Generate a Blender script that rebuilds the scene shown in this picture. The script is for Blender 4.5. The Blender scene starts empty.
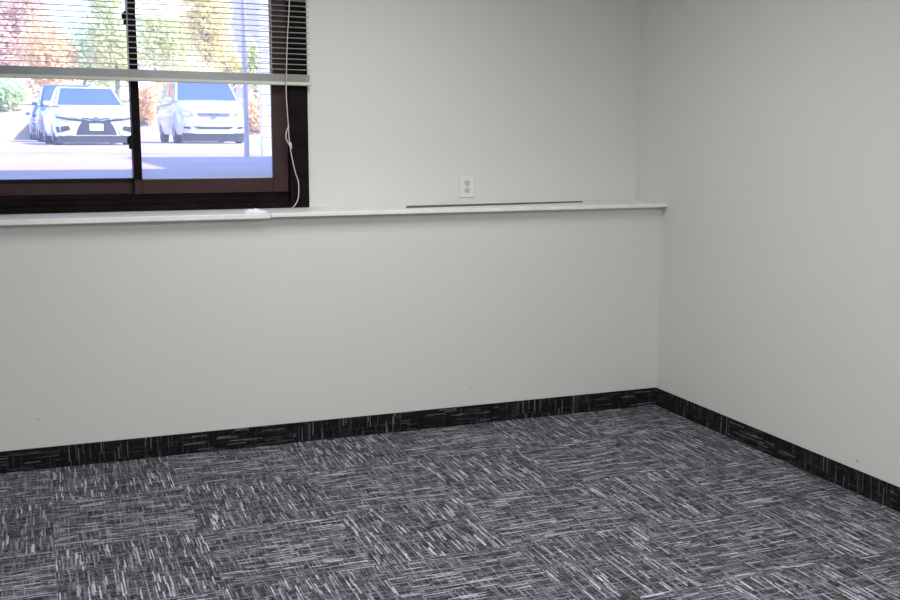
import bpy, bmesh, math, random
from mathutils import Vector, Matrix

random.seed(11)
scene = bpy.context.scene
COL = scene.collection

# ------------------------------------------------------------------ camera
FPX, YAW, PITCH, ROLL = 1052.358, 0.3741, 0.1573, -0.0031
CAM = Vector((-3.1851, -4.9423, 1.5073))


def cam_axes():
    f = Vector((math.sin(YAW) * math.cos(PITCH), math.cos(YAW) * math.cos(PITCH), -math.sin(PITCH)))
    r = Vector((math.cos(YAW), -math.sin(YAW), 0))
    d = f.cross(r)
    r2 = r * math.cos(ROLL) + d * math.sin(ROLL)
    d2 = -r * math.sin(ROLL) + d * math.cos(ROLL)
    return r2, d2, f


RT, DN, FW = cam_axes()
cd = bpy.data.cameras.new('camera')
cam = bpy.data.objects.new('camera', cd)
COL.objects.link(cam)
cd.sensor_fit = 'HORIZONTAL'
cd.sensor_width = 36.0
cd.lens = FPX / 900 * 36.0
cd.clip_end = 400
up = -DN
cam.matrix_world = Matrix(((RT.x, up.x, -FW.x, CAM.x), (RT.y, up.y, -FW.y, CAM.y), (RT.z, up.z, -FW.z, CAM.z), (0, 0, 0, 1)))
scene.camera = cam


# ------------------------------------------------------------------ material helpers
class NT:
    """small expression helper over a node tree"""

    def __init__(self, nt):
        self.nt = nt

    def n(self, typ, **kw):
        nd = self.nt.nodes.new(typ)
        for k, v in kw.items():
            setattr(nd, k, v)
        return nd

    def link(self, a, b):
        self.nt.links.new(a, b)

    def put(self, sock, v):
        if isinstance(v, bpy.types.NodeSocket):
            self.nt.links.new(v, sock)
        else:
            sock.default_value = v

    def m(self, op, a, b=0.0, c=0.0):
        nd = self.n('ShaderNodeMath', operation=op)
        self.put(nd.inputs[0], a)
        self.put(nd.inputs[1], b)
        if op in ('MULTIPLY_ADD', 'COMPARE', 'SMOOTH_MIN', 'SMOOTH_MAX'):
            self.put(nd.inputs[2], c)
        return nd.outputs[0]

    def mixf(self, fac, a, b):
        nd = self.n('ShaderNodeMix', data_type='FLOAT')
        self.put(nd.inputs[0], fac)
        self.put(nd.inputs[2], a)
        self.put(nd.inputs[3], b)
        return nd.outputs[0]

    def mixc(self, fac, a, b):
        nd = self.n('ShaderNodeMix', data_type='RGBA')
        self.put(nd.inputs[0], fac)
        self.put(nd.inputs[6], a)
        self.put(nd.inputs[7], b)
        return nd.outputs[2]

    def ramp(self, fac, stops, interp='LINEAR'):
        nd = self.n('ShaderNodeValToRGB')
        cr = nd.color_ramp
        cr.interpolation = interp
        while len(cr.elements) > 1:
            cr.elements.remove(cr.elements[0])
        first = True
        for p, c in stops:
            e = cr.elements[0] if first else cr.elements.new(p)
            e.position = p
            e.color = (c[0], c[1], c[2], 1)
            first = False
        self.put(nd.inputs[0], fac)
        return nd.outputs[0]

    def noise(self, vec, scale, detail=2.0, rough=0.5):
        nd = self.n('ShaderNodeTexNoise')
        if vec is not None:
            self.link(vec, nd.inputs['Vector'])
        nd.inputs['Scale'].default_value = scale
        nd.inputs['Detail'].default_value = detail
        nd.inputs['Roughness'].default_value = rough
        return nd.outputs[0]

    def white(self, x, y, z):
        cb = self.n('ShaderNodeCombineXYZ')
        self.put(cb.inputs[0], x)
        self.put(cb.inputs[1], y)
        self.put(cb.inputs[2], z)
        nd = self.n('ShaderNodeTexWhiteNoise', noise_dimensions='3D')
        self.link(cb.outputs[0], nd.inputs['Vector'])
        return nd.outputs['Value']


def c4(c):
    return (c[0], c[1], c[2], 1)


def new_mat(name):
    m = bpy.data.materials.new(name)
    m.use_nodes = True
    t = NT(m.node_tree)
    bs = m.node_tree.nodes['Principled BSDF']
    return m, t, bs


def mat(name, col, rough=0.5, metal=0.0, vary=0.06, scale=9.0, spec=0.5, coat=0.0, bump=0.0, bscale=200):
    m, t, bs = new_mat(name)
    tc = t.n('ShaderNodeTexCoord')
    nz = t.noise(tc.outputs['Object'], scale, 3)
    lo = tuple(max(0, x * (1 - vary)) for x in col)
    hi = tuple(min(1, x * (1 + vary)) for x in col)
    t.link(t.ramp(nz, [(0.3, lo), (0.7, hi)]), bs.inputs['Base Color'])
    bs.inputs['Roughness'].default_value = rough
    bs.inputs['Metallic'].default_value = metal
    bs.inputs['Specular IOR Level'].default_value = spec
    bs.inputs['Coat Weight'].default_value = coat
    if bump:
        b = t.n('ShaderNodeBump')
        b.inputs['Strength'].default_value = bump
        b.inputs['Distance'].default_value = 0.002
        t.link(t.noise(tc.outputs['Object'], bscale, 3), b.inputs['Height'])
        t.link(b.outputs[0], bs.inputs['Normal'])
    return m


def wall_mat(name, col, marks=()):
    m, t, bs = new_mat(name)
    tc = t.n('ShaderNodeTexCoord')
    ob = tc.outputs['Object']
    base = t.ramp(t.noise(ob, 1.3, 3), [(0.3, tuple(x * 0.985 for x in col)), (0.7, col)])
    for (p, r, k) in marks:          # small scuffs and nail holes
        d = t.n('ShaderNodeVectorMath', operation='DISTANCE')
        t.link(ob, d.inputs[0])
        d.inputs[1].default_value = p
        f = t.m('LESS_THAN', t.m('ADD', d.outputs['Value'], t.m('MULTIPLY', t.noise(ob, 90, 2), r * 0.8)), r * 1.3)
        base = t.mixc(t.m('MULTIPLY', f, k), base, (0.12, 0.12, 0.11, 1))
    t.link(base, bs.inputs['Base Color'])
    bs.inputs['Roughness'].default_value = 0.62
    bs.inputs['Specular IOR Level'].default_value = 0.35
    b = t.n('ShaderNodeBump')
    b.inputs['Strength'].default_value = 0.12
    b.inputs['Distance'].default_value = 0.001
    t.link(t.noise(ob, 260, 3), b.inputs['Height'])
    t.link(b.outputs[0], bs.inputs['Normal'])
    return m


TILE_X, TILE_Y = 0.527, 0.548


def streaks(t, u, v, w, L, seed):
    """random value per dash: columns of width w along v, dashes of length about L"""
    col = t.m('FLOOR', t.m('DIVIDE', u, w))
    h = t.white(col, seed, 3.7)
    lv = t.m('MULTIPLY_ADD', t.white(col, seed, 9.1), 0.7, 0.65)
    row = t.m('FLOOR', t.m('ADD', t.m('DIVIDE', v, t.m('MULTIPLY', lv, L)), t.m('MULTIPLY', h, 37.0)))
    return t.white(col, row, seed)


def carpet_mat(name, mode):
    """mode 'floor': quarter-turned carpet tiles; 'back'/'right': cut strips standing on the wall"""
    m, t, bs = new_mat(name)
    geo = t.n('ShaderNodeNewGeometry')
    sp = t.n('ShaderNodeSeparateXYZ')
    t.link(geo.outputs['Position'], sp.inputs[0])
    X, Y, Z = sp.outputs
    if mode == 'floor':
        a, b = X, Y
        ia = t.m('FLOOR', t.m('DIVIDE', t.m('ADD', X, 2.665), TILE_X))
        ib = t.m('FLOOR', t.m('DIVIDE', t.m('ADD', Y, 0.48), TILE_Y))
        par = t.m('FLOORED_MODULO', t.m('ADD', ia, ib), 2.0)
        seed = t.m('ADD', t.m('MULTIPLY', ia, 7.0), t.m('MULTIPLY', ib, 13.0))
    else:
        off, pitch = (3.147, 0.545) if mode == 'back' else (0.145, 0.54)
        a = X if mode == 'back' else Y
        b = Z
        ia = t.m('FLOOR', t.m('DIVIDE', t.m('ADD', a, off), pitch))
        par = t.m('FLOORED_MODULO', t.m('ADD', ia, 1.0 if mode == 'back' else 0.0), 2.0)
        seed = t.m('MULTIPLY', ia, 11.0)
    # par = 1 : streaks run along b ; par = 0 : streaks run along a
    u = t.mixf(par, b, a)
    v = t.mixf(par, a, b)
    s1 = streaks(t, u, v, 0.0050, 0.085, seed)
    s2 = streaks(t, v, u, 0.0045, 0.06, t.m('ADD', seed, 3.3))
    s3 = streaks(t, u, v, 0.0035, 0.028, t.m('ADD', seed, 5.9))
    if mode == 'floor':
        g1 = t.ramp(s1, [(0, (0.028,) * 3), (0.40, (0.055,) * 3), (0.60, (0.10,) * 3), (0.80, (0.19,) * 3), (0.93, (0.36,) * 3)], 'CONSTANT')
        g2 = t.ramp(s2, [(0, (0.02,) * 3), (0.55, (0.06,) * 3), (0.76, (0.11,) * 3), (0.92, (0.18,) * 3)], 'CONSTANT')
        g3 = t.ramp(s3, [(0, (0.55,) * 3), (1.0, (1.35,) * 3)])
    else:  # same carpet, darkened in colour for the shade on its upright face
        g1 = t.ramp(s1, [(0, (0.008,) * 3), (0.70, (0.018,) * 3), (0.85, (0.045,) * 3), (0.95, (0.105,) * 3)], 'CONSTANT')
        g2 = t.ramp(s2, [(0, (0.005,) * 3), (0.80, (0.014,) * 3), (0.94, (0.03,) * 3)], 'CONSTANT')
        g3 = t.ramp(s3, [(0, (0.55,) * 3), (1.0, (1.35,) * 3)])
    val = t.m('MULTIPLY', t.m('MAXIMUM', g1, g2), g3)
    fuzz = t.noise(geo.outputs['Position'], 190, 2, 0.7)          # yarn tufts
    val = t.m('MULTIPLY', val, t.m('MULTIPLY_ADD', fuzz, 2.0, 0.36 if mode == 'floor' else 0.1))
    cc = t.n('ShaderNodeCombineXYZ')
    t.link(t.m('MULTIPLY', val, 0.97), cc.inputs[0])
    t.link(t.m('MULTIPLY', val, 0.96), cc.inputs[1])
    t.link(t.m('MULTIPLY', val, 1.07), cc.inputs[2])
    t.link(cc.outputs[0], bs.inputs['Base Color'])
    bs.inputs['Roughness'].default_value = 0.95
    bs.inputs['Specular IOR Level'].default_value = 0.15
    bp = t.n('ShaderNodeBump')
    bp.inputs['Strength'].default_value = 0.35
    bp.inputs['Distance'].default_value = 0.003
    t.link(t.m('MAXIMUM', s1, s2), bp.inputs['Height'])
    t.link(bp.outputs[0], bs.inputs['Normal'])
    return m


def glass_mat(name, tint=(1, 1, 1), gloss=0.04, haze=0.13):
    m = bpy.data.materials.new(name)
    m.use_nodes = True
    nt = m.node_tree
    nt.nodes.clear()
    t = NT(nt)
    out = t.n('ShaderNodeOutputMaterial')
    tr = t.n('ShaderNodeBsdfTransparent')
    tr.inputs[0].default_value = c4(tint)
    gl = t.n('ShaderNodeBsdfGlossy')
    gl.inputs['Roughness'].default_value = 0.02
    fr = t.n('ShaderNodeFresnel')
    fr.inputs['IOR'].default_value = 1.35
    mx = t.n('ShaderNodeMixShader')
    t.link(t.m('MULTIPLY', fr.outputs[0], gloss / 0.04), mx.inputs[0])
    hz = t.n('ShaderNodeBsdfTranslucent')          # scattering put into the panes to imitate glare veil and haze
    hz.inputs[0].default_value = (1.0, 0.93, 0.86, 1)
    mh = t.n('ShaderNodeMixShader')
    mh.inputs[0].default_value = haze
    t.link(tr.outputs[0], mh.inputs[1])
    t.link(hz.outputs[0], mh.inputs[2])
    t.link(mh.outputs[0], mx.inputs[1])
    t.link(gl.outputs[0], mx.inputs[2])
    t.link(mx.outputs[0], out.inputs[0])
    return m


def leaf_mat(name, c1, c2):
    m = bpy.data.materials.new(name)
    m.use_nodes = True
    nt = m.node_tree
    nt.nodes.clear()
    t = NT(nt)
    out = t.n('ShaderNodeOutputMaterial')
    geo = t.n('ShaderNodeNewGeometry')
    col = t.ramp(geo.outputs['Random Per Island'], [(0.1, c1), (0.9, c2)])
    df = t.n('ShaderNodeBsdfDiffuse')
    tl = t.n('ShaderNodeBsdfTranslucent')
    t.link(col, df.inputs[0])
    t.link(col, tl.inputs[0])
    mx = t.n('ShaderNodeMixShader')
    mx.inputs[0].default_value = 0.5
    t.link(df.outputs[0], mx.inputs[1])
    t.link(tl.outputs[0], mx.inputs[2])
    t.link(mx.outputs[0], out.inputs[0])
    return m


WALLC = (0.70, 0.695, 0.655)
M = dict(
    wall_back=wall_mat('wall_paint_back', WALLC, [((-1.1197, 0.0, 0.193), 0.007, 0.3), ((-3.231, 0.0, 0.233), 0.008, 0.2)]),
    wall_right=wall_mat('wall_paint_right', WALLC, [((0.0, -1.565, 0.137), 0.010, 0.35)]),
    wall=wall_mat('wall_paint', WALLC),
    ceiling=mat('ceiling_tile', (0.78, 0.78, 0.75), 0.9),
    carpet=carpet_mat('carpet', 'floor'),
    base_back=carpet_mat('carpet_strip_back', 'back'),
    base_right=carpet_mat('carpet_strip_right', 'right'),
    ledge=mat('ledge_paint', (0.84, 0.84, 0.80), 0.42, bump=0.1, bscale=60),
    casing=mat('dark_stained_wood', (0.009, 0.0055, 0.006), 0.5, vary=0.4, scale=14, spec=0.06),
    sash=mat('brown_vinyl', (0.052, 0.026, 0.027), 0.5, vary=0.12, spec=0.15),
    black=mat('black_rubber', (0.005, 0.005, 0.006), 0.6, spec=0.2),
    glass=glass_mat('window_glass'),
    blind=mat('cream_slats', (0.80, 0.78, 0.72), 0.4, vary=0.04),
    rail=mat('cream_rail', (0.62, 0.60, 0.51), 0.4, vary=0.04),
    cord=mat('cord', (0.62, 0.60, 0.55), 0.8),
    plate=mat('outlet_plastic', (0.74, 0.735, 0.70), 0.4, vary=0.02),
    receptacle=mat('receptacle_plastic', (0.58, 0.575, 0.55), 0.5, vary=0.02),
    slot=mat('outlet_slot', (0.03, 0.03, 0.03), 0.6),
    screw=mat('screw_metal', (0.5, 0.5, 0.48), 0.3, 0.9),
    strip=mat('olive_strip', (0.10, 0.10, 0.08), 0.5, vary=0.2),
    paper=mat('white_paper', (0.85, 0.86, 0.9), 0.8, vary=0.03),
    asphalt=mat('lot_surface', (0.50, 0.385, 0.37), 0.9, vary=0.1, scale=1.2, spec=0.2),
    straw=mat('straw_bank', (0.56, 0.40, 0.27), 0.95, vary=0.2, scale=0.8, spec=0.1),
    siding=mat('building_siding', (0.6, 0.58, 0.55), 0.8),
    lavender=mat('lavender_siding', (0.38, 0.37, 0.58), 0.85, vary=0.04),
    sill=mat('outer_sill', (0.72, 0.72, 0.72), 0.6),
    post=mat('white_post_paint', (0.85, 0.85, 0.86), 0.5, vary=0.02),
    white_paint=mat('white_car_paint', (0.82, 0.82, 0.83), 0.25, coat=0.6, vary=0.01),
    silver_paint=mat('silver_car_paint', (0.66, 0.67, 0.68), 0.3, 0.15, coat=0.6, vary=0.01),
    blue_paint=mat('blue_car_paint', (0.07, 0.10, 0.20), 0.3, 0.1, coat=0.6, vary=0.05),
    slate_paint=mat('slate_car_paint', (0.10, 0.12, 0.19), 0.3, 0.1, coat=0.6, vary=0.05),
    car_glass=mat('car_glass', (0.22, 0.31, 0.46), 0.05, 0.7, spec=1.0, vary=0.02),
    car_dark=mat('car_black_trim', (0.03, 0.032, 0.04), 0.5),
    lamp=mat('headlamp_lens', (0.55, 0.57, 0.62), 0.1, 0.4),
    chrome=mat('chrome', (0.75, 0.76, 0.78), 0.15, 1.0),
    tire=mat('tire_rubber', (0.025, 0.025, 0.028), 0.85),
    rim=mat('wheel_rim', (0.45, 0.46, 0.48), 0.3, 0.8),
    plate_car=mat('license_plate', (0.85, 0.86, 0.88), 0.4, vary=0.01),
    bark=mat('bark', (0.30, 0.24, 0.20), 0.9, vary=0.3, scale=6),
)


# ------------------------------------------------------------------ object helpers
def mesh_obj(name, bm, material, parent=None, smooth=False):
    me = bpy.data.meshes.new(name)
    bmesh.ops.recalc_face_normals(bm, faces=bm.faces)
    bm.to_mesh(me)
    bm.free()
    if smooth:
        for p in me.polygons:
            p.use_smooth = True
    me.materials.append(material)
    o = bpy.data.objects.new(name, me)
    COL.objects.link(o)
    if parent:
        o.parent = parent
    return o


def tag(o, label, cat, group=None):
    o['label'] = label
    o['category'] = cat
    if group:
        o['group'] = group
    return o


def thing(name, label, cat, loc=(0, 0, 0), rotz=0.0, group=None):
    o = bpy.data.objects.new(name, None)
    o.empty_display_size = 0.1
    COL.objects.link(o)
    o.location = loc
    o.rotation_euler = (0, 0, rotz)
    return tag(o, label, cat, group)


def struct(name, bm, material, parent=None):
    o = mesh_obj(name, bm, material, parent)
    if parent is None:
        o['kind'] = 'structure'
    return o


def box(bm, x0, x1, y0, y1, z0, z1, bev=0.0, seg=2):
    v = [bm.verts.new(p) for p in ((x0, y0, z0), (x1, y0, z0), (x1, y1, z0), (x0, y1, z0), (x0, y0, z1), (x1, y0, z1), (x1, y1, z1), (x0, y1, z1))]
    fs = [bm.faces.new([v[i] for i in q]) for q in ((3, 2, 1, 0), (4, 5, 6, 7), (0, 1, 5, 4), (1, 2, 6, 5), (2, 3, 7, 6), (3, 0, 4, 7))]
    if bev:
        es = list({e for f in fs for e in f.edges})
        bmesh.ops.bevel(bm, geom=es, offset=bev, segments=seg, profile=0.5, affect='EDGES')
    return bm


def boxes(*bs, bev=0.0):
    bm = bmesh.new()
    for b in bs:
        box(bm, *b, bev=bev)
    return bm


def tube(bm, pts, r, sides=8, cap=True):
    pts = [Vector(p) for p in pts]
    rings = []
    for i, p in enumerate(pts):
        d = (pts[min(i + 1, len(pts) - 1)] - pts[max(i - 1, 0)]).normalized()
        a = Vector((1, 0, 0)) if abs(d.x) < 0.8 else Vector((0, 1, 0))
        a = (a - d * a.dot(d)).normalized()
        b = d.cross(a)
        rr = r[i] if isinstance(r, (list, tuple)) else r
        rings.append([bm.verts.new(p + a * rr * math.cos(2 * math.pi * k / sides) + b * rr * math.sin(2 * math.pi * k / sides)) for k in range(sides)])
    for i in range(len(rings) - 1):
        for k in range(sides):
            bm.faces.new((rings[i][k], rings[i][(k + 1) % sides], rings[i + 1][(k + 1) % sides], rings[i + 1][k]))
    if cap:
        bm.faces.new(list(reversed(rings[0])))
        bm.faces.new(rings[-1])
    return bm


def smooth_path(pts, sub=6):
    pts = [Vector(p) for p in pts]
    out = []
    for i in range(len(pts) - 1):
        p0, p1, p2, p3 = pts[max(i - 1, 0)], pts[i], pts[i + 1], pts[min(i + 2, len(pts) - 1)]
        for k in range(sub):
            s = k / sub
            out.append(0.5 * ((2 * p1) + (p2 - p0) * s + (2 * p0 - 5 * p1 + 4 * p2 - p3) * s * s + (3 * p1 - p0 - 3 * p2 + p3) * s ** 3))
    out.append(pts[-1])
    return out


# ------------------------------------------------------------------ the room
D = 0.278            # set-back of the upper wall behind the lower wall
SH = 1.1145          # underside of the ledge
LT = 1.1345          # top of the ledge
OUT = 0.50           # outer face of the wall
CEIL = 2.62
XL, YB = -5.2, -6.6
OX0, OX1, OZ0, OZ1 = -3.535, -1.93, 1.16, 2.36     # window opening

struct('floor', boxes((XL, 0.02, YB, 0.02, -0.08, 0.0)), M['carpet'])
struct('ceiling', boxes((XL - 0.15, 0.15, YB - 0.15, OUT, CEIL, CEIL + 0.1)), M['ceiling'])
struct('wall_back', boxes(
    (XL, 0.0, 0.0, OUT, 0.0, SH),
    (XL, 0.0, D, OUT, SH, OZ0),
    (XL, OX0, D, OUT, OZ0, CEIL),
    (OX1, 0.0, D, OUT, OZ0, CEIL),
    (OX0, OX1, D, OUT, OZ1, CEIL)), M['wall_back'])
struct('wall_right', boxes((0.0, 0.15, YB, OUT, 0.0, CEIL)), M['wall_right'])
struct('wall_left', boxes((XL - 0.15, XL, YB, OUT, 0.0, CEIL)), M['wall'])
struct('wall_rear', boxes((XL - 0.15, 0.15, YB - 0.15, YB, 0.0, CEIL)), M['wall'])
BH = 0.1
struct('baseboard_back', boxes((XL, 0.0, -0.007, 0.0, 0.0, BH), bev=0.0015), M['base_back'])
struct('baseboard_right', boxes((-0.007, 0.0, YB, -0.007, 0.0, BH), bev=0.0015), M['base_right'])

# ledge: two butted boards on top of the thick lower wall
lg = thing('ledge_shelf', 'long white painted ledge running along the back wall beneath the window', 'ledge', (-2.0, 0.1, SH))


def board(x0, x1, z0, z1, yf):
    bm = boxes((x0, x1, yf, D, z0, z1), bev=0.003)
    bmesh.ops.translate(bm, vec=(2.0, -0.1, -SH), verts=bm.verts)
    return bm


mesh_obj('board', board(-2.168, -0.001, SH + 0.0005, LT, -0.056), M['ledge'], lg)
mesh_obj('board', board(XL + 0.001, -2.170, SH - 0.004, LT, -0.060), M['ledge'], lg)

# ------------------------------------------------------------------ the window
FX0, FX1, FZ1 = -3.551, -1.903, 2.38
IX0, IX1, IZ0, IZ1 = -3.455, -1.999, 1.216, 2.29
w = bpy.data.objects.new('window_1', None)
COL.objects.link(w)
w.location = ((FX0 + FX1) / 2, D, LT)
w['kind'] = 'structure'
WO = Vector(w.location)


def wpart(name, bm, material, parent=None, smooth=False):
    bmesh.ops.translate(bm, vec=-WO, verts=bm.verts)
    return mesh_obj(name, bm, material, parent or w, smooth)


YC = D - 0.014
cas = boxes((FX0, IX0, YC, D + 0.05, LT + 0.001, FZ1), (IX1, FX1, YC, D + 0.05, LT + 0.001, FZ1), (IX0, IX1, YC, D + 0.05, IZ1, FZ1), bev=0.003)
wpart('casing', cas, M['casing'])
# sill with two shallow track ridges
sl = boxes((IX0, IX1, YC, D + 0.16, LT + 0.001, 1.165), (IX0, IX1, D + 0.012, D + 0.16, 1.165, 1.192), (IX0, IX1, D + 0.028, D + 0.16, 1.192, 1.213),
           (IX0, IX1, D + 0.003, D + 0.007, 1.165, 1.176), bev=0.002)
wpart('sill', sl, M['casing'])
# frame lining the opening
fr = boxes((OX0 + .001, IX0 - 0.004, D + 0.05, D + 0.17, 1.165, OZ1 - .001), (IX1 + 0.004, OX1 - .001, D + 0.05, D + 0.17, 1.165, OZ1 - .001), (IX0, IX1, D + 0.05, D + 0.17, IZ1, OZ1 - .001))
wpart('frame', fr, M['black'])
# right sash (in front) and left sash (behind)
PR0, PR1, PZ0 = -2.709, -2.077, 1.284
MX0, MX1 = -2.745, -2.709


def sash(x0, x1, z0, z1, y0, y1, l, r, b, tp):
    return boxes((x0, x0 + l, y0, y1, z0, z1), (x1 - r, x1, y0, y1, z0, z1), (x0 + l, x1 - r, y0, y1, z0, z0 + b), (x0 + l, x1 - r, y0, y1, z1 - tp, z1), bev=0.003)


ZB = 1.214
rs = wpart('sash', sash(MX0, IX1 - 0.003, ZB, IZ1, D + 0.016, D + 0.05, 0.036, 0.075, PZ0 - ZB, 0.07), M['sash'])
ls = wpart('sash', sash(IX0 + 0.003, MX1 - 0.002, ZB, IZ1, D + 0.054, D + 0.088, 0.075, 0.036, 0.064, 0.07), M['sash'])
# dark meeting stile cover and gaskets
wpart('meeting_stile', boxes((MX0 - 0.001, MX1 + 0.001, D + 0.010, D + 0.0155, ZB + 0.07, IZ1), bev=0.0015), M['casing'], rs)
wpart('gasket', boxes((IX0 + 0.07, MX0, D + 0.05, D + 0.058, 1.270, 1.290)), M['black'], ls)
wpart('bead', boxes((MX1, PR1, D + 0.051, D + 0.062, PZ0 - 0.004, PZ0 + 0.005)), M['sill'], rs)
wpart('glass', boxes((MX1, PR1, D + 0.030, D + 0.034, PZ0, IZ1 - 0.07)), M['glass'], rs)
wpart('glass', boxes((IX0 + 0.078, MX0, D + 0.068, D + 0.072, ZB + 0.064, IZ1 - 0.07)), M['glass'], ls)
for zc in (1.460, 2.03):
    la = bmesh.new()
    box(la, MX0 - 0.018, MX0 + 0.004, D + 0.0, D + 0.030, zc - 0.032, zc + 0.032, bev=0.006)
    box(la, MX0 - 0.026, MX0 - 0.010, D - 0.006, D + 0.016, zc - 0.008, zc + 0.022, bev=0.004)
    wpart('latch', la, M['black'], rs)
struct('trim_1', boxes((OX0, OX1, OUT - 0.04, OUT + 0.05, 1.24, 1.272), bev=0.004), M['sill'])

# ------------------------------------------------------------------ venetian blind
BY = D - 0.045
BX0, BX1 = -3.57, -1.899
bl = thing('venetian_blind', 'cream metal venetian blind drawn halfway up over the dark window', 'blind', ((BX0 + BX1) / 2, BY, 1.741))
BO = Vector(bl.location)


def bpart(name, bm, material, parent=None, smooth=False):
    bmesh.ops.translate(bm, vec=-BO, verts=bm.verts)
    return mesh_obj(name, bm, material, parent or bl, smooth)


def slat(bm, z, tilt=0.0, x0=BX0, x1=BX1, crown=0.0022, wd=0.025):
    n = 6
    rows = []
    for xx in (x0, x1):
        row = []
        for k in range(n + 1):
            s = k / n * 2 - 1
            yy = s * wd / 2
            zz = crown * (1 - s * s)
            row.append((xx, BY + yy * math.cos(tilt) - zz * math.sin(tilt), z + yy * math.sin(tilt) + zz * math.cos(tilt)))
        rows.append(row)
    th = 0.0005
    top = [[bm.verts.new(p) for p in r] for r in rows]
    bot = [[bm.verts.new((p[0], p[1], p[2] - th)) for p in r] for r in rows]
    for k in range(n):
        bm.faces.new((top[0][k], top[0][k + 1], top[1][k + 1], top[1][k]))
        bm.faces.new((bot[0][k + 1], bot[0][k], bot[1][k], bot[1][k + 1]))
    for a in (0, n):
        bm.faces.new((top[0][a], top[1][a], bot[1][a], bot[0][a]))
    for r in (0, 1):
        bm.faces.new(top[r] + list(reversed(bot[r])))


sb = bmesh.new()
z = 1.8165
while z < 2.30:
    slat(sb, z, math.radians(-1.5 + random.uniform(-1.2, 1.2)))
    z += 0.0252
bpart('slats', sb, M['blind'], smooth=True)
st = bmesh.new()
z = 1.760
for k in range(13):
    slat(st, z, math.radians(random.uniform(-0.8, 0.8)), BX0 + random.uniform(-.002, .002), BX1 + random.uniform(-.003, .003))
    z += 0.0027
bpart('stacked_slats', st, M['blind'], smooth=True)
bpart('bottom_rail', boxes((BX0 - 0.002, BX1 + 0.006, BY - 0.014, BY + 0.014, 1.741, 1.7585), bev=0.004), M['rail'])
bpart('head_rail', boxes((BX0, BX1 + 0.004, BY - 0.02, BY + 0.03, 2.315, 2.36), bev=0.003), M['rail'])
for xx in (-3.44, -2.754, -2.090):
    lc = bmesh.new()
    for yy in (BY - 0.0145, BY + 0.0145):
        tube(lc, [(xx, yy, 1.755), (xx, yy, 2.316)], 0.0013, 6)
    bpart('ladder_cord', lc, M['cord'])
cy = D - 0.068
pts = [(-2.0015, cy, 2.32), (-2.0015, cy, 2.138), (-2.014, cy, 1.95), (-2.0224, cy, 1.731), (-2.0195, cy, 1.640), (-2.0141, cy, 1.544), (-2.0123, cy, 1.500), (-2.008, cy, 1.455),
       (-1.9997, cy, 1.398), (-1.9813, cy, 1.315), (-1.9671, cy, 1.270), (-1.9686, cy, 1.196), (-1.9845, cy, 1.160), (-2.0051, cy - 0.006, LT + 0.0085)]
cb = bmesh.new()
tube(cb, smooth_path(pts, 8), 0.0024, 8)
pc = bpart('lift_cord', cb, M['cord'], smooth=True)
cb = bmesh.new()
tube(cb, smooth_path([(-2.012, cy - 0.003, 1.545), (-2.024, cy - 0.005, 1.52), (-2.028, cy - 0.006, 1.49), (-2.017, cy - 0.006, 1.462), (-2.004, cy - 0.004, 1.444)], 6), 0.0028, 8)
bpart('cord_loop', cb, M['cord'], pc, smooth=True)
cb = bmesh.new()
tube(cb, [(-2.008, cy, 1.468), (-2.006, cy, 1.460), (-2.003, cy, 1.440), (-2.002, cy, 1.432)], [0.003, 0.0065, 0.0065, 0.003], 10)
bpart('cord_knot', cb, M['cord'], pc, smooth=True)

bl.rotation_euler = (0, math.radians(0.44), 0)

# ------------------------------------------------------------------ outlet on the upper wall
OXc, OZc = -1.043, 1.226
ot = thing('electrical_outlet', 'white duplex electrical outlet on the back wall just above the ledge', 'outlet', (OXc, D, OZc - 0.057))


def opart(name, bm, material, parent=None, smooth=False):
    bmesh.ops.translate(bm, vec=(-OXc, -D, -(OZc - 0.057)), verts=bm.verts)
    return mesh_obj(name, bm, material, parent or ot, smooth)


opart('cover_plate', boxes((OXc - 0.042, OXc + 0.042, D - 0.009, D - 0.0002, OZc - 0.057, OZc + 0.057), bev=0.0025), M['plate'])
for s in (1, -1):
    zc = OZc + s * 0.0195
    rb = bmesh.new()
    # rounded receptacle face: circle with flattened top and bottom
    ring = []
    for k in range(28):
        a = 2 * math.pi * k / 28
        ring.append((OXc + 0.0172 * math.cos(a), zc + max(-0.0135, min(0.0135, 0.0172 * math.sin(a)))))
    f = [rb.verts.new((x, D - 0.0115, zz)) for x, zz in ring]
    g = [rb.verts.new((x, D - 0.0088, zz)) for x, zz in ring]
    rb.faces.new(f)
    for k in range(28):
        rb.faces.new((f[k], f[(k + 1) % 28], g[(k + 1) % 28], g[k]))
    rc = opart('receptacle', rb, M['receptacle'])
    opart('slots', boxes((OXc - 0.0082, OXc - 0.0056, D - 0.0119, D - 0.0114, zc - 0.003, zc + 0.007), (OXc + 0.0052, OXc + 0.0076, D - 0.0119, D - 0.0114, zc - 0.002, zc + 0.006),
                         (OXc - 0.0028, OXc + 0.0028, D - 0.0119, D - 0.0114, zc - 0.0105, zc - 0.005)), M['slot'], rc)
sc = bmesh.new()
tube(sc, [(OXc, D - 0.0105, OZc), (OXc, D - 0.0088, OZc)], 0.003, 10)
opart('screw', sc, M['screw'])

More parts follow.
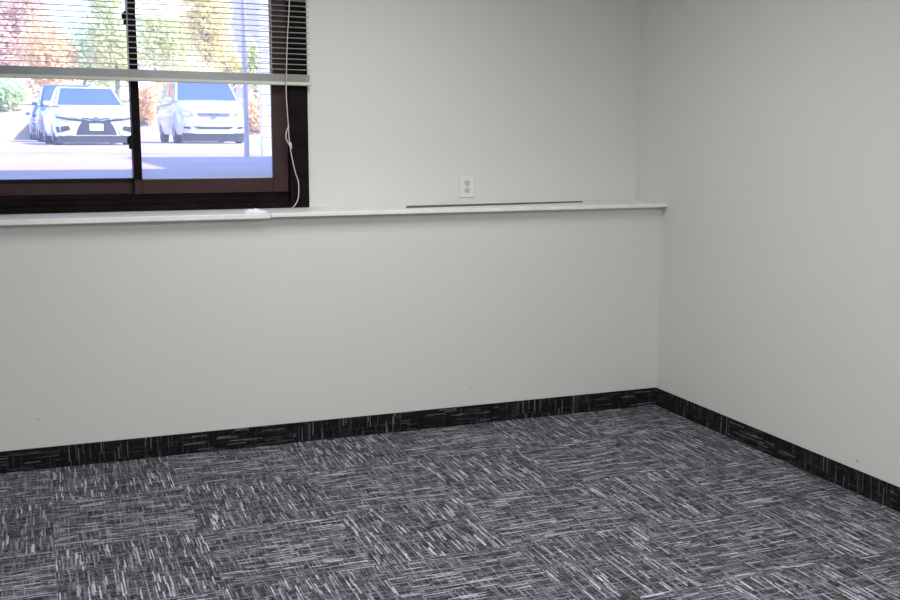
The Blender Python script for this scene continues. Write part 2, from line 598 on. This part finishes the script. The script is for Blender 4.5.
# ------------------------------------------------------------------ loose things on the ledge
A, B = Vector((-1.452, 0.071, LT)), Vector((-0.399, 0.178, LT))
dv = (B - A)
n = Vector((-dv.y, dv.x, 0)).normalized()
bm = bmesh.new()
N = 24
rows = []
for i in range(N + 1):
    s = i / N
    c = A + dv * s
    hw = 0.006
    h = 0.011 - 0.004 * s
    rows.append([bm.verts.new(c + n * a + Vector((0, 0, zz))) for a, zz in ((-hw, 0.0005), (-hw, h * 0.8), (-hw * 0.6, h), (hw * 0.6, h), (hw, h * 0.8), (hw, 0.0005))])
for i in range(N):
    for k in range(6):
        bm.faces.new((rows[i][k], rows[i][(k + 1) % 6], rows[i + 1][(k + 1) % 6], rows[i + 1][k]))
bm.faces.new(rows[0])
bm.faces.new(list(reversed(rows[-1])))
bmesh.ops.translate(bm, vec=-A, verts=bm.verts)
o = mesh_obj('thin_strip', bm, M['strip'])
o.location = A
tag(o, 'long thin dark olive strip lying slantwise along the white ledge below the outlet', 'strip')

pb = bmesh.new()
nx, ny = 14, 7
rnd = random.Random(5)
gr = []
for i in range(nx + 1):
    col = []
    for j in range(ny + 1):
        ex = 1 - abs(i / nx * 2 - 1) ** 2.2
        ey = 1 - abs(j / ny * 2 - 1) ** 2.2
        zz = 0.0012 + ex * ey * (0.008 + 0.012 * rnd.random())
        col.append(pb.verts.new(((i / nx - 0.5) * 0.115 + rnd.uniform(-.003, .003), (j / ny - 0.5) * 0.05 + rnd.uniform(-.003, .003), zz)))
    gr.append(col)
bot = []
for i in range(nx):
    for j in range(ny):
        pb.faces.new((gr[i][j], gr[i + 1][j], gr[i + 1][j + 1], gr[i][j + 1]))
ed = [v for v in pb.verts if v.is_boundary]
r = bmesh.ops.extrude_edge_only(pb, edges=[e for e in pb.edges if e.is_boundary])
nv = [v for v in r['geom'] if isinstance(v, bmesh.types.BMVert)]
for v in nv:
    v.co.z = 0.0002
bmesh.ops.holes_fill(pb, edges=[e for e in pb.edges if e.is_boundary], sides=0)
o = mesh_obj('paper_scrap', pb, M['paper'])
o.location = (-2.225, 0.03, LT)
o.rotation_euler = (0, 0, 0.06)
tag(o, 'small crumpled white paper scrap lying on the ledge beneath the window corner', 'paper')

# ------------------------------------------------------------------ outdoors
GZ = 1.2


def at(px, depth, zz=GZ, row=140):
    """ground point seen at picture column px, at the given distance ahead"""
    dr = RT * ((px - 450) / FPX) + DN * ((row - 300) / FPX) + FW
    p = CAM + dr * depth
    return Vector((p.x, p.y, zz))


gm = bmesh.new()
box(gm, -70, 90, OUT, 120, GZ - 0.3, GZ)
struct('ground', gm, M['asphalt'])
# straw-coloured bank rising behind the parking lot


def hill_z(x, y):
    t_ = y - 41
    return GZ - 0.05 + 1.7 * (1 - math.exp(-t_ / 3.0)) + 0.02 * t_ + (0.25 * math.sin(x * 0.21) + 0.15 * math.sin(x * 0.53 + 1)) * min(1, t_ / 20)


hb = bmesh.new()
nx, ny = 60, 24
gr = []
for i in range(nx + 1):
    col = []
    for j in range(ny + 1):
        x = -70 + 160 * i / nx
        y = 41 + 32 * (j / ny) ** 2
        zz = hill_z(x, y)
        col.append(hb.verts.new((x, y, zz)))
    gr.append(col)
for i in range(nx):
    for j in range(ny):
        hb.faces.new((gr[i][j], gr[i + 1][j], gr[i + 1][j + 1], gr[i][j + 1]))
struct('hill', hb, M['straw'])
# unseen rest of the building; height and added wing shaped to shade the lot
struct('exterior_shade_mass', boxes((0.15, 30, -9, OUT, 0, 8.1), (-14, XL - 0.15, -9, OUT, 0, 8.1), (XL - 0.15, 0.15, -9, OUT, CEIL + 0.1, 8.1), (2.2, 30, OUT, 5.0, 0, 8.1)), M['siding'])

# post and column standing on the lot
p = bmesh.new()
tube(p, [(0, 0, 0), (0, 0, 6.5)], 0.033, 14)
o = mesh_obj('metal_post', p, M['post'], smooth=True)
o.location = (-0.6693, 8.517, GZ)
tag(o, 'slim round white metal post standing in front of the silver minivan', 'post')
ct = thing('porch_column', 'square white column outside, at the right edge of the window', 'column', (-0.165, 9.65, GZ))
q = bmesh.new()
box(q, -0.082, 0.082, -0.082, 0.082, 0.0, 6.5, bev=0.006)
mesh_obj('shaft', q, M['post'], ct)
q = bmesh.new()
for k in range(44):
    zz = 0.1 + k * 0.145
    box(q, -0.090, 0.090, -0.090, 0.090, zz, zz + 0.115, bev=0.004)
mesh_obj('cladding', q, M['post'], ct)


# ------------------------------------------------------------------ cars
def bool_cut(o, cutters):
    for bm in cutters:
        bmesh.ops.recalc_face_normals(bm, faces=bm.faces)
        me = bpy.data.meshes.new('cut')
        bm.to_mesh(me)
        bm.free()
        co = bpy.data.objects.new('cut', me)
        COL.objects.link(co)
        md = o.modifiers.new('b', 'BOOLEAN')
        md.operation = 'DIFFERENCE'
        md.solver = 'EXACT'
        md.object = co
    dg = bpy.context.evaluated_depsgraph_get()
    dg.update()
    ev = o.evaluated_get(dg)
    me = bpy.data.meshes.new_from_object(ev)
    cut = [md.object for md in o.modifiers if md.type == 'BOOLEAN']
    o.modifiers.clear()
    o.data = me
    for c in cut:
        bpy.data.objects.remove(c)
    for pgn in me.polygons:
        pgn.use_smooth = True
    me.set_sharp_from_angle(angle=math.radians(35))


def loft_body(stations):
    """stations: (y, half width, z bottom, z top); rounded closed sections"""
    bm = bmesh.new()
    rings = []
    for (y, hw, zb, zt) in stations:
        h = zt - zb
        half = [(0.0, zb), (hw * 0.80, zb), (hw * 0.95, zb + 0.04 * h), (hw * 0.99, zb + 0.22 * h), (hw, zb + 0.55 * h), (hw * 0.97, zb + 0.80 * h), (hw * 0.90, zb + 0.93 * h), (hw * 0.70, zt), (0.0, zt + 0.012)]
        pts = half + [(-x, zz) for x, zz in reversed(half[1:-1])]
        rings.append([bm.verts.new((x, y, zz)) for x, zz in pts])
    m = len(rings[0])
    for i in range(len(rings) - 1):
        for k in range(m):
            bm.faces.new((rings[i][k], rings[i][(k + 1) % m], rings[i + 1][(k + 1) % m], rings[i + 1][k]))
    bm.faces.new(list(reversed(rings[0])))
    bm.faces.new(rings[-1])
    return bm


def build_car(name, label, paint, loc, rotz, S):
    root = thing(name, label, 'car', loc, rotz)
    body = mesh_obj('body', loft_body(S['stations']), paint, root)
    hwmax = max(s[1] for s in S['stations'])
    R = S['wheel_r']
    cuts = []
    for yw in S['axles']:
        for sx in (1, -1):
            c = bmesh.new()
            tube(c, [(sx * (hwmax - 0.26), yw, R), (sx * (hwmax + 0.2), yw, R)], R + 0.055, 28)
            cuts.append(c)
    bool_cut(body, cuts)
    for yw in S['axles']:
        for sx in (1, -1):
            wb = bmesh.new()
            xo = sx * (hwmax - 0.015)
            xi = sx * (hwmax - 0.225)
            tube(wb, [(xi, yw, R), (xi + sx * 0.02, yw, R), (xo - sx * 0.02, yw, R), (xo, yw, R)], [R - 0.03, R, R, R - 0.03], 32)
            wo = mesh_obj('wheel', wb, M['tire'], root, True)
            rb = bmesh.new()
            tube(rb, [(xo - sx * 0.004, yw, R), (xo + sx * 0.004, yw, R)], R * 0.26, 16)
            for k in range(5):
                a = 2 * math.pi * k / 5
                ca, sa = math.cos(a), math.sin(a)
                tube(rb, [(xo + sx * 0.003, yw + ca * 0.05, R + sa * 0.05), (xo + sx * 0.003, yw + ca * R * 0.68, R + sa * R * 0.68)], 0.022, 6)
            tube(rb, [(xo - sx * 0.002, yw + math.cos(2 * math.pi * k / 24) * R * 0.68, R + math.sin(2 * math.pi * k / 24) * R * 0.68) for k in range(25)], 0.016, 6)
            mesh_obj('rim', rb, M['rim'], wo, True)
    # cabin
    c = S['cabin']       # base/roof corner rows (y, half width, z)
    base, roof = c['base'], c['roof']
    cb_ = bmesh.new()
    nb = len(base)
    rows = []
    for s in (1, -1):
        rows.append(([cb_.verts.new((s * hw, y, zz)) for y, hw, zz in base], [cb_.verts.new((s * hw, y, zz)) for y, hw, zz in roof]))
    (bR, rR), (bL, rL) = rows
    for i in range(nb - 1):
        cb_.faces.new((bR[i], bR[i + 1], rR[i + 1], rR[i]))
        cb_.faces.new((bL[i + 1], bL[i], rL[i], rL[i + 1]))
        cb_.faces.new((rR[i], rR[i + 1], rL[i + 1], rL[i]))
        cb_.faces.new((bR[i + 1], bR[i], bL[i], bL[i + 1]))
    cb_.faces.new((bR[0], rR[0], rL[0], bL[0]))
    cb_.faces.new((bR[-1], bL[-1], rL[-1], rR[-1]))
    bmesh.ops.recalc_face_normals(cb_, faces=cb_.faces)
    bmesh.ops.bevel(cb_, geom=list(cb_.edges), offset=0.05, segments=3, profile=0.5, affect='EDGES')
    mesh_obj('roof', cb_, paint, root, True)

    def pane(nm, q, u0, u1, v0, v1, mt, off=0.012):
        q = [Vector(x) for x in q]            # corners a(u0v0) b(u1v0) c(u1v1) d(u0v1)
        nrm = (q[1] - q[0]).cross(q[3] - q[0]).normalized()
        ctr = sum(q, Vector()) / 4
        if nrm.dot(ctr - Vector((0, S['length'] / 2, S['stations'][2][3] * 0.8))) < 0:
            nrm = -nrm

        def P(u, v):
            return q[0].lerp(q[1], u).lerp(q[3].lerp(q[2], u), v)
        bm = bmesh.new()
        cs = [P(u0, v0), P(u1, v0), P(u1, v1), P(u0, v1)]
        fa = [bm.verts.new(x + nrm * off) for x in cs]
        ba = [bm.verts.new(x - nrm * 0.02) for x in cs]
        bm.faces.new(fa)
        bm.faces.new(list(reversed(ba)))
        for k in range(4):
            bm.faces.new((fa[k], fa[(k + 1) % 4], ba[(k + 1) % 4], ba[k]))
        return mesh_obj(nm, bm, mt, root)

    def C(row, i, s):
        y, hw, zz = row[i]
        return (s * hw, y, zz)
    pane('windshield', [C(base, 0, -1), C(base, 0, 1), C(roof, 0, 1), C(roof, 0, -1)], 0.045, 0.955, 0.04, 0.92, M['car_glass'])
    pane('rear_window', [C(base, -1, -1), C(base, -1, 1), C(roof, -1, 1), C(roof, -1, -1)], 0.1, 0.9, 0.12, 0.88, M['car_glass'])
    for s in (1, -1):
        for i in range(nb - 1):
            pane('side_window', [C(base, i, s), C(base, i + 1, s), C(roof, i + 1, s), C(roof, i, s)], 0.06, 0.95, 0.10, 0.86, M['car_glass'])
        mb = bmesh.new()
        y, hw, zz = S['mirror']
        box(mb, s * hw if s > 0 else s * hw - 0.17, s * hw + 0.17 if s > 0 else s * hw, y - 0.05, y + 0.07, zz - 0.01, zz + 0.10, bev=0.03)
        mesh_obj('side_mirror', mb, paint, root, True)

    # details moulded onto the front
    fs = [(s[1], s[0]) for s in S['stations'][:4]]

    def fy(x):
        x = abs(x)
        if x <= fs[0][0]:
            return fs[0][1]
        for (a, ya), (b, yb) in zip(fs, fs[1:]):
            if x <= b:
                return ya + (yb - ya) * (x - a) / (b - a)
        return fs[-1][1]

    def detail(nm, poly, mt, off=0.012, th=0.05):
        bm = bmesh.new()
        bm.faces.new([bm.verts.new((x, 0, zz)) for x, zz in poly])
        xs = [p_[0] for p_ in poly]
        k = math.floor(min(xs) / 0.06)
        while k * 0.06 < max(xs):
            bmesh.ops.bisect_plane(bm, geom=list(bm.verts) + list(bm.edges) + list(bm.faces), plane_co=(k * 0.06 + 0.013, 0, 0), plane_no=(1, 0, 0))
            k += 1
        for v in bm.verts:
            v.co.y = fy(v.co.x) - off
        r_ = bmesh.ops.extrude_face_region(bm, geom=list(bm.faces))
        for v in [g for g in r_['geom'] if isinstance(g, bmesh.types.BMVert)]:
            v.co.y += th
        return mesh_obj(nm, bm, mt, root)

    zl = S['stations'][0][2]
    detail('bumper_shade_strip', [(-0.84, 0.055), (0.84, 0.055), (0.84, zl + 0.02), (-0.84, zl + 0.02)], M['car_dark'], -0.02, 0.25)  # dark strip added below the bumper in place of under-car shade
    for nm, poly, mt, off, both in S['front']:
        detail(nm, poly, M[mt] if mt else paint, off)
        if both:
            detail(nm, [(-x, zz) for x, zz in reversed(poly)], M[mt] if mt else paint, off)
    return root


SEDAN = dict(
    length=4.88, wheel_r=0.335, axles=(0.95, 3.77),
    stations=[(0.0, 0.60, 0.22, 0.66), (0.10, 0.80, 0.18, 0.74), (0.30, 0.895, 0.17, 0.79), (0.70, 0.92, 0.17, 0.85), (1.35, 0.92, 0.18, 0.95), (2.2, 0.92, 0.18, 0.95), (3.4, 0.92, 0.18, 0.97), (4.3, 0.90, 0.2, 1.00), (4.7, 0.82, 0.25, 1.0), (4.88, 0.66, 0.35, 0.9)],
    cabin=dict(base=[(1.20, 0.83, 0.93), (2.55, 0.85, 0.93), (4.30, 0.76, 0.96)], roof=[(2.0, 0.64, 1.41), (2.6, 0.65, 1.44), (3.45, 0.60, 1.39)]),
    mirror=(1.55, 0.87, 0.95),
    front=[
        ('grille', [(-0.46, 0.24), (0.46, 0.24), (0.40, 0.42), (0.30, 0.57), (-0.30, 0.57), (-0.40, 0.42)], 'car_dark', 0.010, False),
        ('upper_grille', [(-0.32, 0.62), (0, 0.57), (0.32, 0.62), (0.32, 0.645), (0, 0.605), (-0.32, 0.645)], 'car_dark', 0.012, False),
        ('headlight', [(0.38, 0.61), (0.62, 0.62), (0.86, 0.67), (0.88, 0.72), (0.60, 0.665), (0.38, 0.64)], 'lamp', 0.014, True),
        ('headlight_slit', [(0.20, 0.545), (0.34, 0.55), (0.62, 0.58), (0.87, 0.635), (0.87, 0.665), (0.62, 0.615), (0.34, 0.60), (0.20, 0.585)], 'car_dark', 0.016, True),
        ('side_vent', [(0.50, 0.27), (0.86, 0.30), (0.88, 0.42), (0.62, 0.45)], 'car_dark', 0.010, True),
        ('bumper_blade', [(0.42, 0.50), (0.50, 0.52), (0.60, 0.34), (0.88, 0.27), (0.88, 0.21), (0.56, 0.24)], None, 0.022, True),
        ('license_plate', [(-0.155, 0.34), (0.155, 0.34), (0.155, 0.50), (-0.155, 0.50)], 'plate_car', 0.03, False),
        ('badge', [(0.07 * math.cos(a * math.pi / 8), 0.615 + 0.045 * math.sin(a * math.pi / 8)) for a in range(16)], 'chrome', 0.02, False),
    ])
VAN = dict(
    length=5.1, wheel_r=0.35, axles=(1.0, 3.95),
    stations=[(0.0, 0.64, 0.27, 0.84), (0.12, 0.84, 0.22, 0.96), (0.32, 0.935, 0.21, 1.06), (0.65, 0.97, 0.21, 1.16), (1.15, 0.975, 0.21, 1.22), (2.2, 0.975, 0.21, 1.16), (4.0, 0.975, 0.21, 1.16), (4.8, 0.95, 0.25, 1.16), (5.0, 0.90, 0.30, 1.12), (5.1, 0.80, 0.4, 1.0)],
    cabin=dict(base=[(0.98, 0.91, 1.17), (2.2, 0.92, 1.12), (3.5, 0.90, 1.12), (5.02, 0.86, 1.12)], roof=[(1.75, 0.77, 1.76), (2.4, 0.78, 1.81), (3.5, 0.78, 1.81), (4.75, 0.72, 1.74)]),
    mirror=(1.3, 0.93, 1.16),
    front=[
        ('grille', [(-0.40, 0.74), (0.40, 0.74), (0.46, 0.83), (-0.46, 0.83)], 'chrome', 0.012, False),
        ('grille_slot', [(-0.17, 0.775), (0.17, 0.775), (0.15, 0.80), (-0.15, 0.80)], 'car_dark', 0.02, False),
        ('headlight', [(0.50, 0.74), (0.86, 0.78), (0.90, 0.94), (0.62, 0.88)], 'lamp', 0.012, True),
        ('lower_grille', [(-0.42, 0.40), (0.42, 0.40), (0.56, 0.47), (0.30, 0.455), (-0.30, 0.455), (-0.56, 0.47)], 'car_dark', 0.012, False),
        ('fog_light', [(0.62, 0.40), (0.80, 0.41), (0.82, 0.46), (0.66, 0.46)], 'car_dark', 0.012, True),
        ('badge', [(0.075 * math.cos(a * math.pi / 8), 0.74 + 0.055 * math.sin(a * math.pi / 8)) for a in range(16)], 'chrome', 0.03, False),
    ])
SUV = dict(
    length=4.7, wheel_r=0.36, axles=(0.95, 3.65),
    stations=[(0.0, 0.66, 0.34, 0.90), (0.10, 0.84, 0.27, 1.0), (0.28, 0.92, 0.25, 1.05), (0.6, 0.94, 0.25, 1.08), (1.3, 0.94, 0.25, 1.12), (2.2, 0.94, 0.25, 1.13), (3.6, 0.94, 0.25, 1.13), (4.4, 0.92, 0.28, 1.13), (4.6, 0.88, 0.32, 1.08), (4.7, 0.78, 0.4, 0.95)],
    cabin=dict(base=[(1.25, 0.84, 1.10), (2.4, 0.87, 1.10), (3.4, 0.87, 1.10), (4.6, 0.82, 1.10)], roof=[(1.95, 0.68, 1.74), (2.5, 0.70, 1.80), (3.4, 0.70, 1.80), (4.35, 0.64, 1.72)]),
    mirror=(1.5, 0.90, 1.12),
    front=[
        ('grille', [(-0.45, 0.68), (0.45, 0.68), (0.42, 0.88), (-0.42, 0.88)], 'car_dark', 0.012, False),
        ('headlight', [(0.48, 0.76), (0.84, 0.78), (0.86, 0.92), (0.52, 0.90)], 'lamp', 0.012, True),
        ('license_plate', [(-0.155, 0.50), (0.155, 0.50), (0.155, 0.62), (-0.155, 0.62)], 'plate_car', 0.02, False),
    ])
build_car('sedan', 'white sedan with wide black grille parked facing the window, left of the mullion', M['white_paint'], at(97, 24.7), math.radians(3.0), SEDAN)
build_car('minivan', 'silver white minivan parked facing the window, behind the slim post', M['silver_paint'], at(214.5, 29.0), math.radians(0.5), VAN)
build_car('suv', 'dark blue tall car parked directly behind the white sedan', M['blue_paint'], at(73, 31.5), math.radians(1.0), SUV)

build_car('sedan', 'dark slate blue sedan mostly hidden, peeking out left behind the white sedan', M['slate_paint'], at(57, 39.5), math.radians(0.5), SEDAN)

# ------------------------------------------------------------------ trees
LEAF = {  # tints kept pale so the outdoor haze is in the leaf colour
    'pink': leaf_mat('pink_orange_leaves', (0.93, 0.68, 0.56), (0.96, 0.80, 0.64)),
    'orange': leaf_mat('orange_leaves', (0.94, 0.68, 0.38), (0.96, 0.80, 0.50)),
    'yellow': leaf_mat('yellow_leaves', (0.95, 0.82, 0.38), (0.96, 0.91, 0.55)),
    'lime': leaf_mat('yellow_green_leaves', (0.78, 0.82, 0.44), (0.93, 0.92, 0.56)),
    'green': leaf_mat('pale_green_leaves', (0.60, 0.74, 0.44), (0.80, 0.88, 0.58)),
}


def ground_z(p):
    if p.y < 41:
        return GZ
    return hill_z(p.x, p.y) - 0.06


def tree(name, label, cat, px, depth, zc, rx, rz, kind, n, leaf=0.2, seed=0, trunk_r=0.13, group=None):
    """zc height of crown centre above the ground, rx/rz its radii"""
    rd = random.Random(seed)
    loc = at(px, depth, GZ, 60)
    loc.z = ground_z(loc)
    root = thing(name, label, cat, loc, 0, group)
    cr = bmesh.new()
    blobs = []
    for k in range(16):
        while True:
            v = Vector((rd.uniform(-1, 1), rd.uniform(-1, 1), rd.uniform(-1, 1)))
            if v.length < 1:
                break
        blobs.append((Vector((v.x * rx * 0.7, v.y * rx * 0.7, zc + v.z * rz * 0.7)), rd.uniform(0.32, 0.55)))
    for k in range(n):
        b, s = blobs[rd.randrange(len(blobs))]
        v = Vector((rd.gauss(0, 1), rd.gauss(0, 1), rd.gauss(0, 1))).normalized() * (rd.random() ** 0.45)
        c = b + Vector((v.x * rx * s, v.y * rx * s, v.z * rz * s))
        if c.z < 0.05:
            c.z = 0.05 + rd.random() * 0.1
        a = Vector((rd.gauss(0, 1), rd.gauss(0, 1), rd.gauss(0, 1))).normalized()
        b2 = a.orthogonal().normalized()
        sz = leaf * rd.uniform(0.6, 1.3)
        q = [c + a * sz * 0.6, c + b2 * sz * 0.38, c - a * sz * 0.6, c - b2 * sz * 0.38]
        cr.faces.new([cr.verts.new(x) for x in q])
    mesh_obj('foliage', cr, LEAF[kind], root)
    tr = bmesh.new()
    tube(tr, smooth_path([(0, 0, -0.1), (rd.uniform(-.1, .1), 0, zc * 0.35), (rd.uniform(-.2, .2), 0, zc * 0.7), (rd.uniform(-.3, .3), 0, zc + rz * 0.4)], 3), [trunk_r * (1 - 0.07 * k) for k in range(10)], 8)
    for k in range(6):
        z0 = zc * rd.uniform(0.45, 0.9)
        b, s = blobs[k]
        tube(tr, [(0, 0, z0), (b.x * 0.5, b.y * 0.5, (z0 + b.z) / 2 + 0.1), (b.x, b.y, b.z)], [trunk_r * 0.45, trunk_r * 0.3, trunk_r * 0.12], 6)
    mesh_obj('trunk', tr, M['bark'], root, True)
    return root


G = 'autumn trees beyond the parking lot'
tree('tree', 'tall pink orange autumn tree at the far left behind the blind', 'tree', 8, 52, 3.9, 2.6, 3.6, 'pink', 4200, 0.24, 1, group=G)
tree('tree', 'orange yellow autumn tree standing behind the dark blue car', 'tree', 44, 49, 2.4, 1.9, 2.1, 'orange', 3000, 0.22, 2, group=G)
tree('tree', 'low pale green tree above the white sedan roof', 'tree', 84, 54, 2.2, 2.0, 2.2, 'green', 2600, 0.22, 3, group=G)
tree('tree', 'yellow green tree just left of the window mullion', 'tree', 115, 50, 3.4, 1.5, 3.3, 'lime', 3200, 0.22, 4, group=G)
tree('tree', 'leafy yellow green tree just right of the window mullion', 'tree', 156, 57, 4.0, 2.0, 4.0, 'lime', 3600, 0.24, 5, group=G)
tree('tree', 'pinkish autumn tree between the two yellow trees above the minivan', 'tree', 182, 64, 4.8, 1.8, 4.4, 'pink', 2400, 0.26, 6, group=G)
tree('tree', 'tall bright yellow autumn tree left of the white post', 'tree', 209, 50, 4.0, 1.3, 3.0, 'yellow', 3000, 0.22, 7, group=G)
tree('shrub', 'yellow shrub low behind the minivan roof', 'shrub', 192, 47.5, 1.5, 1.9, 1.0, 'yellow', 2200, 0.2, 8)
tree('shrub', 'orange yellow shrub in the gap between sedan and minivan', 'shrub', 145, 44.8, 1.1, 0.75, 1.1, 'orange', 1200, 0.18, 9)
tree('shrub', 'round green bush left of the dark blue car', 'shrub', 4, 45, 0.9, 1.0, 1.0, 'green', 2000, 0.17, 10)
tree('shrub', 'small lime green shrub right of the white post', 'shrub', 254, 52, 2.0, 0.7, 1.7, 'lime', 1200, 0.2, 12)
tree('shrub', 'orange shrub between the white post and the square column', 'shrub', 257, 46, 0.9, 0.9, 1.2, 'orange', 1500, 0.18, 13)
tree('shrub', 'yellow shrub just left of the white post behind the minivan', 'shrub', 232, 54, 2.0, 1.0, 1.4, 'yellow', 1500, 0.2, 14)

# pale building behind the trees
bl2 = at(258, 74, GZ, 60)
bl2.z = GZ + 1.2
bd = thing('building', 'pale lavender building far behind the yellow tree and white post', 'building', bl2, -0.12)
mesh_obj('facade', boxes((-2.2, 16, 0, 9, -1.0, 11.0), bev=0.02), M['lavender'], bd)
mesh_obj('roof', boxes((-2.5, 16.3, -0.3, 9.3, 11.0, 11.35), bev=0.04), M['post'], bd)

# ------------------------------------------------------------------ light
sd = bpy.data.lights.new('sun', 'SUN')
sd.energy = 7.6
sd.angle = math.radians(0.6)
sd.color = (1.0, 0.93, 0.85)
so = bpy.data.objects.new('sun', sd)
COL.objects.link(so)
el = math.radians(50)
trav = Vector((-0.75 * math.cos(el), 0.66 * math.cos(el), -math.sin(el)))
so.rotation_euler = trav.to_track_quat('-Z', 'Y').to_euler()
so.location = (6, -20, 25)

wd = bpy.data.worlds.new('sky')
scene.world = wd
wd.use_nodes = True
wt = NT(wd.node_tree)
sky = wt.n('ShaderNodeTexSky', sky_type='NISHITA')
sky.sun_disc = False
sky.sun_elevation = el
sky.sun_rotation = math.atan2(0.75, -0.66)
sky.altitude = 100
sky.air_density = 1.0
sky.dust_density = 0.6
sky.ozone_density = 3.0
bg = wd.node_tree.nodes['Background']
tint = wt.n('ShaderNodeMix', data_type='RGBA', blend_type='MULTIPLY')
tint.inputs[0].default_value = 1.0
wt.link(sky.outputs[0], tint.inputs[6])
tint.inputs[7].default_value = (0.86, 0.92, 1.22, 1)
wt.link(tint.outputs[2], bg.inputs[0])
bg.inputs[1].default_value = 0.60

for i, (x, y, e, lcol) in enumerate([(-1.95, -1.5, 0.66, (0.965, 0.985, 0.985)), (-2.1, -4.7, 1.85, (0.96, 0.98, 1.02))]):
    ld = bpy.data.lights.new('ceiling_lamp', 'AREA')
    ld.shape = 'RECTANGLE'
    ld.size = 0.6
    ld.size_y = 1.2
    ld.energy = 60.5 * e
    ld.color = lcol
    lo = bpy.data.objects.new('ceiling_lamp', ld)
    COL.objects.link(lo)
    lo.location = (x, y, CEIL - 0.01)

# ------------------------------------------------------------------ colour management
vs = scene.view_settings
scene.display_settings.display_device = 'sRGB'
vs.view_transform = 'Standard'
vs.look = 'None'
vs.exposure = 0.0
vs.gamma = 1.0
vs.use_curve_mapping = False
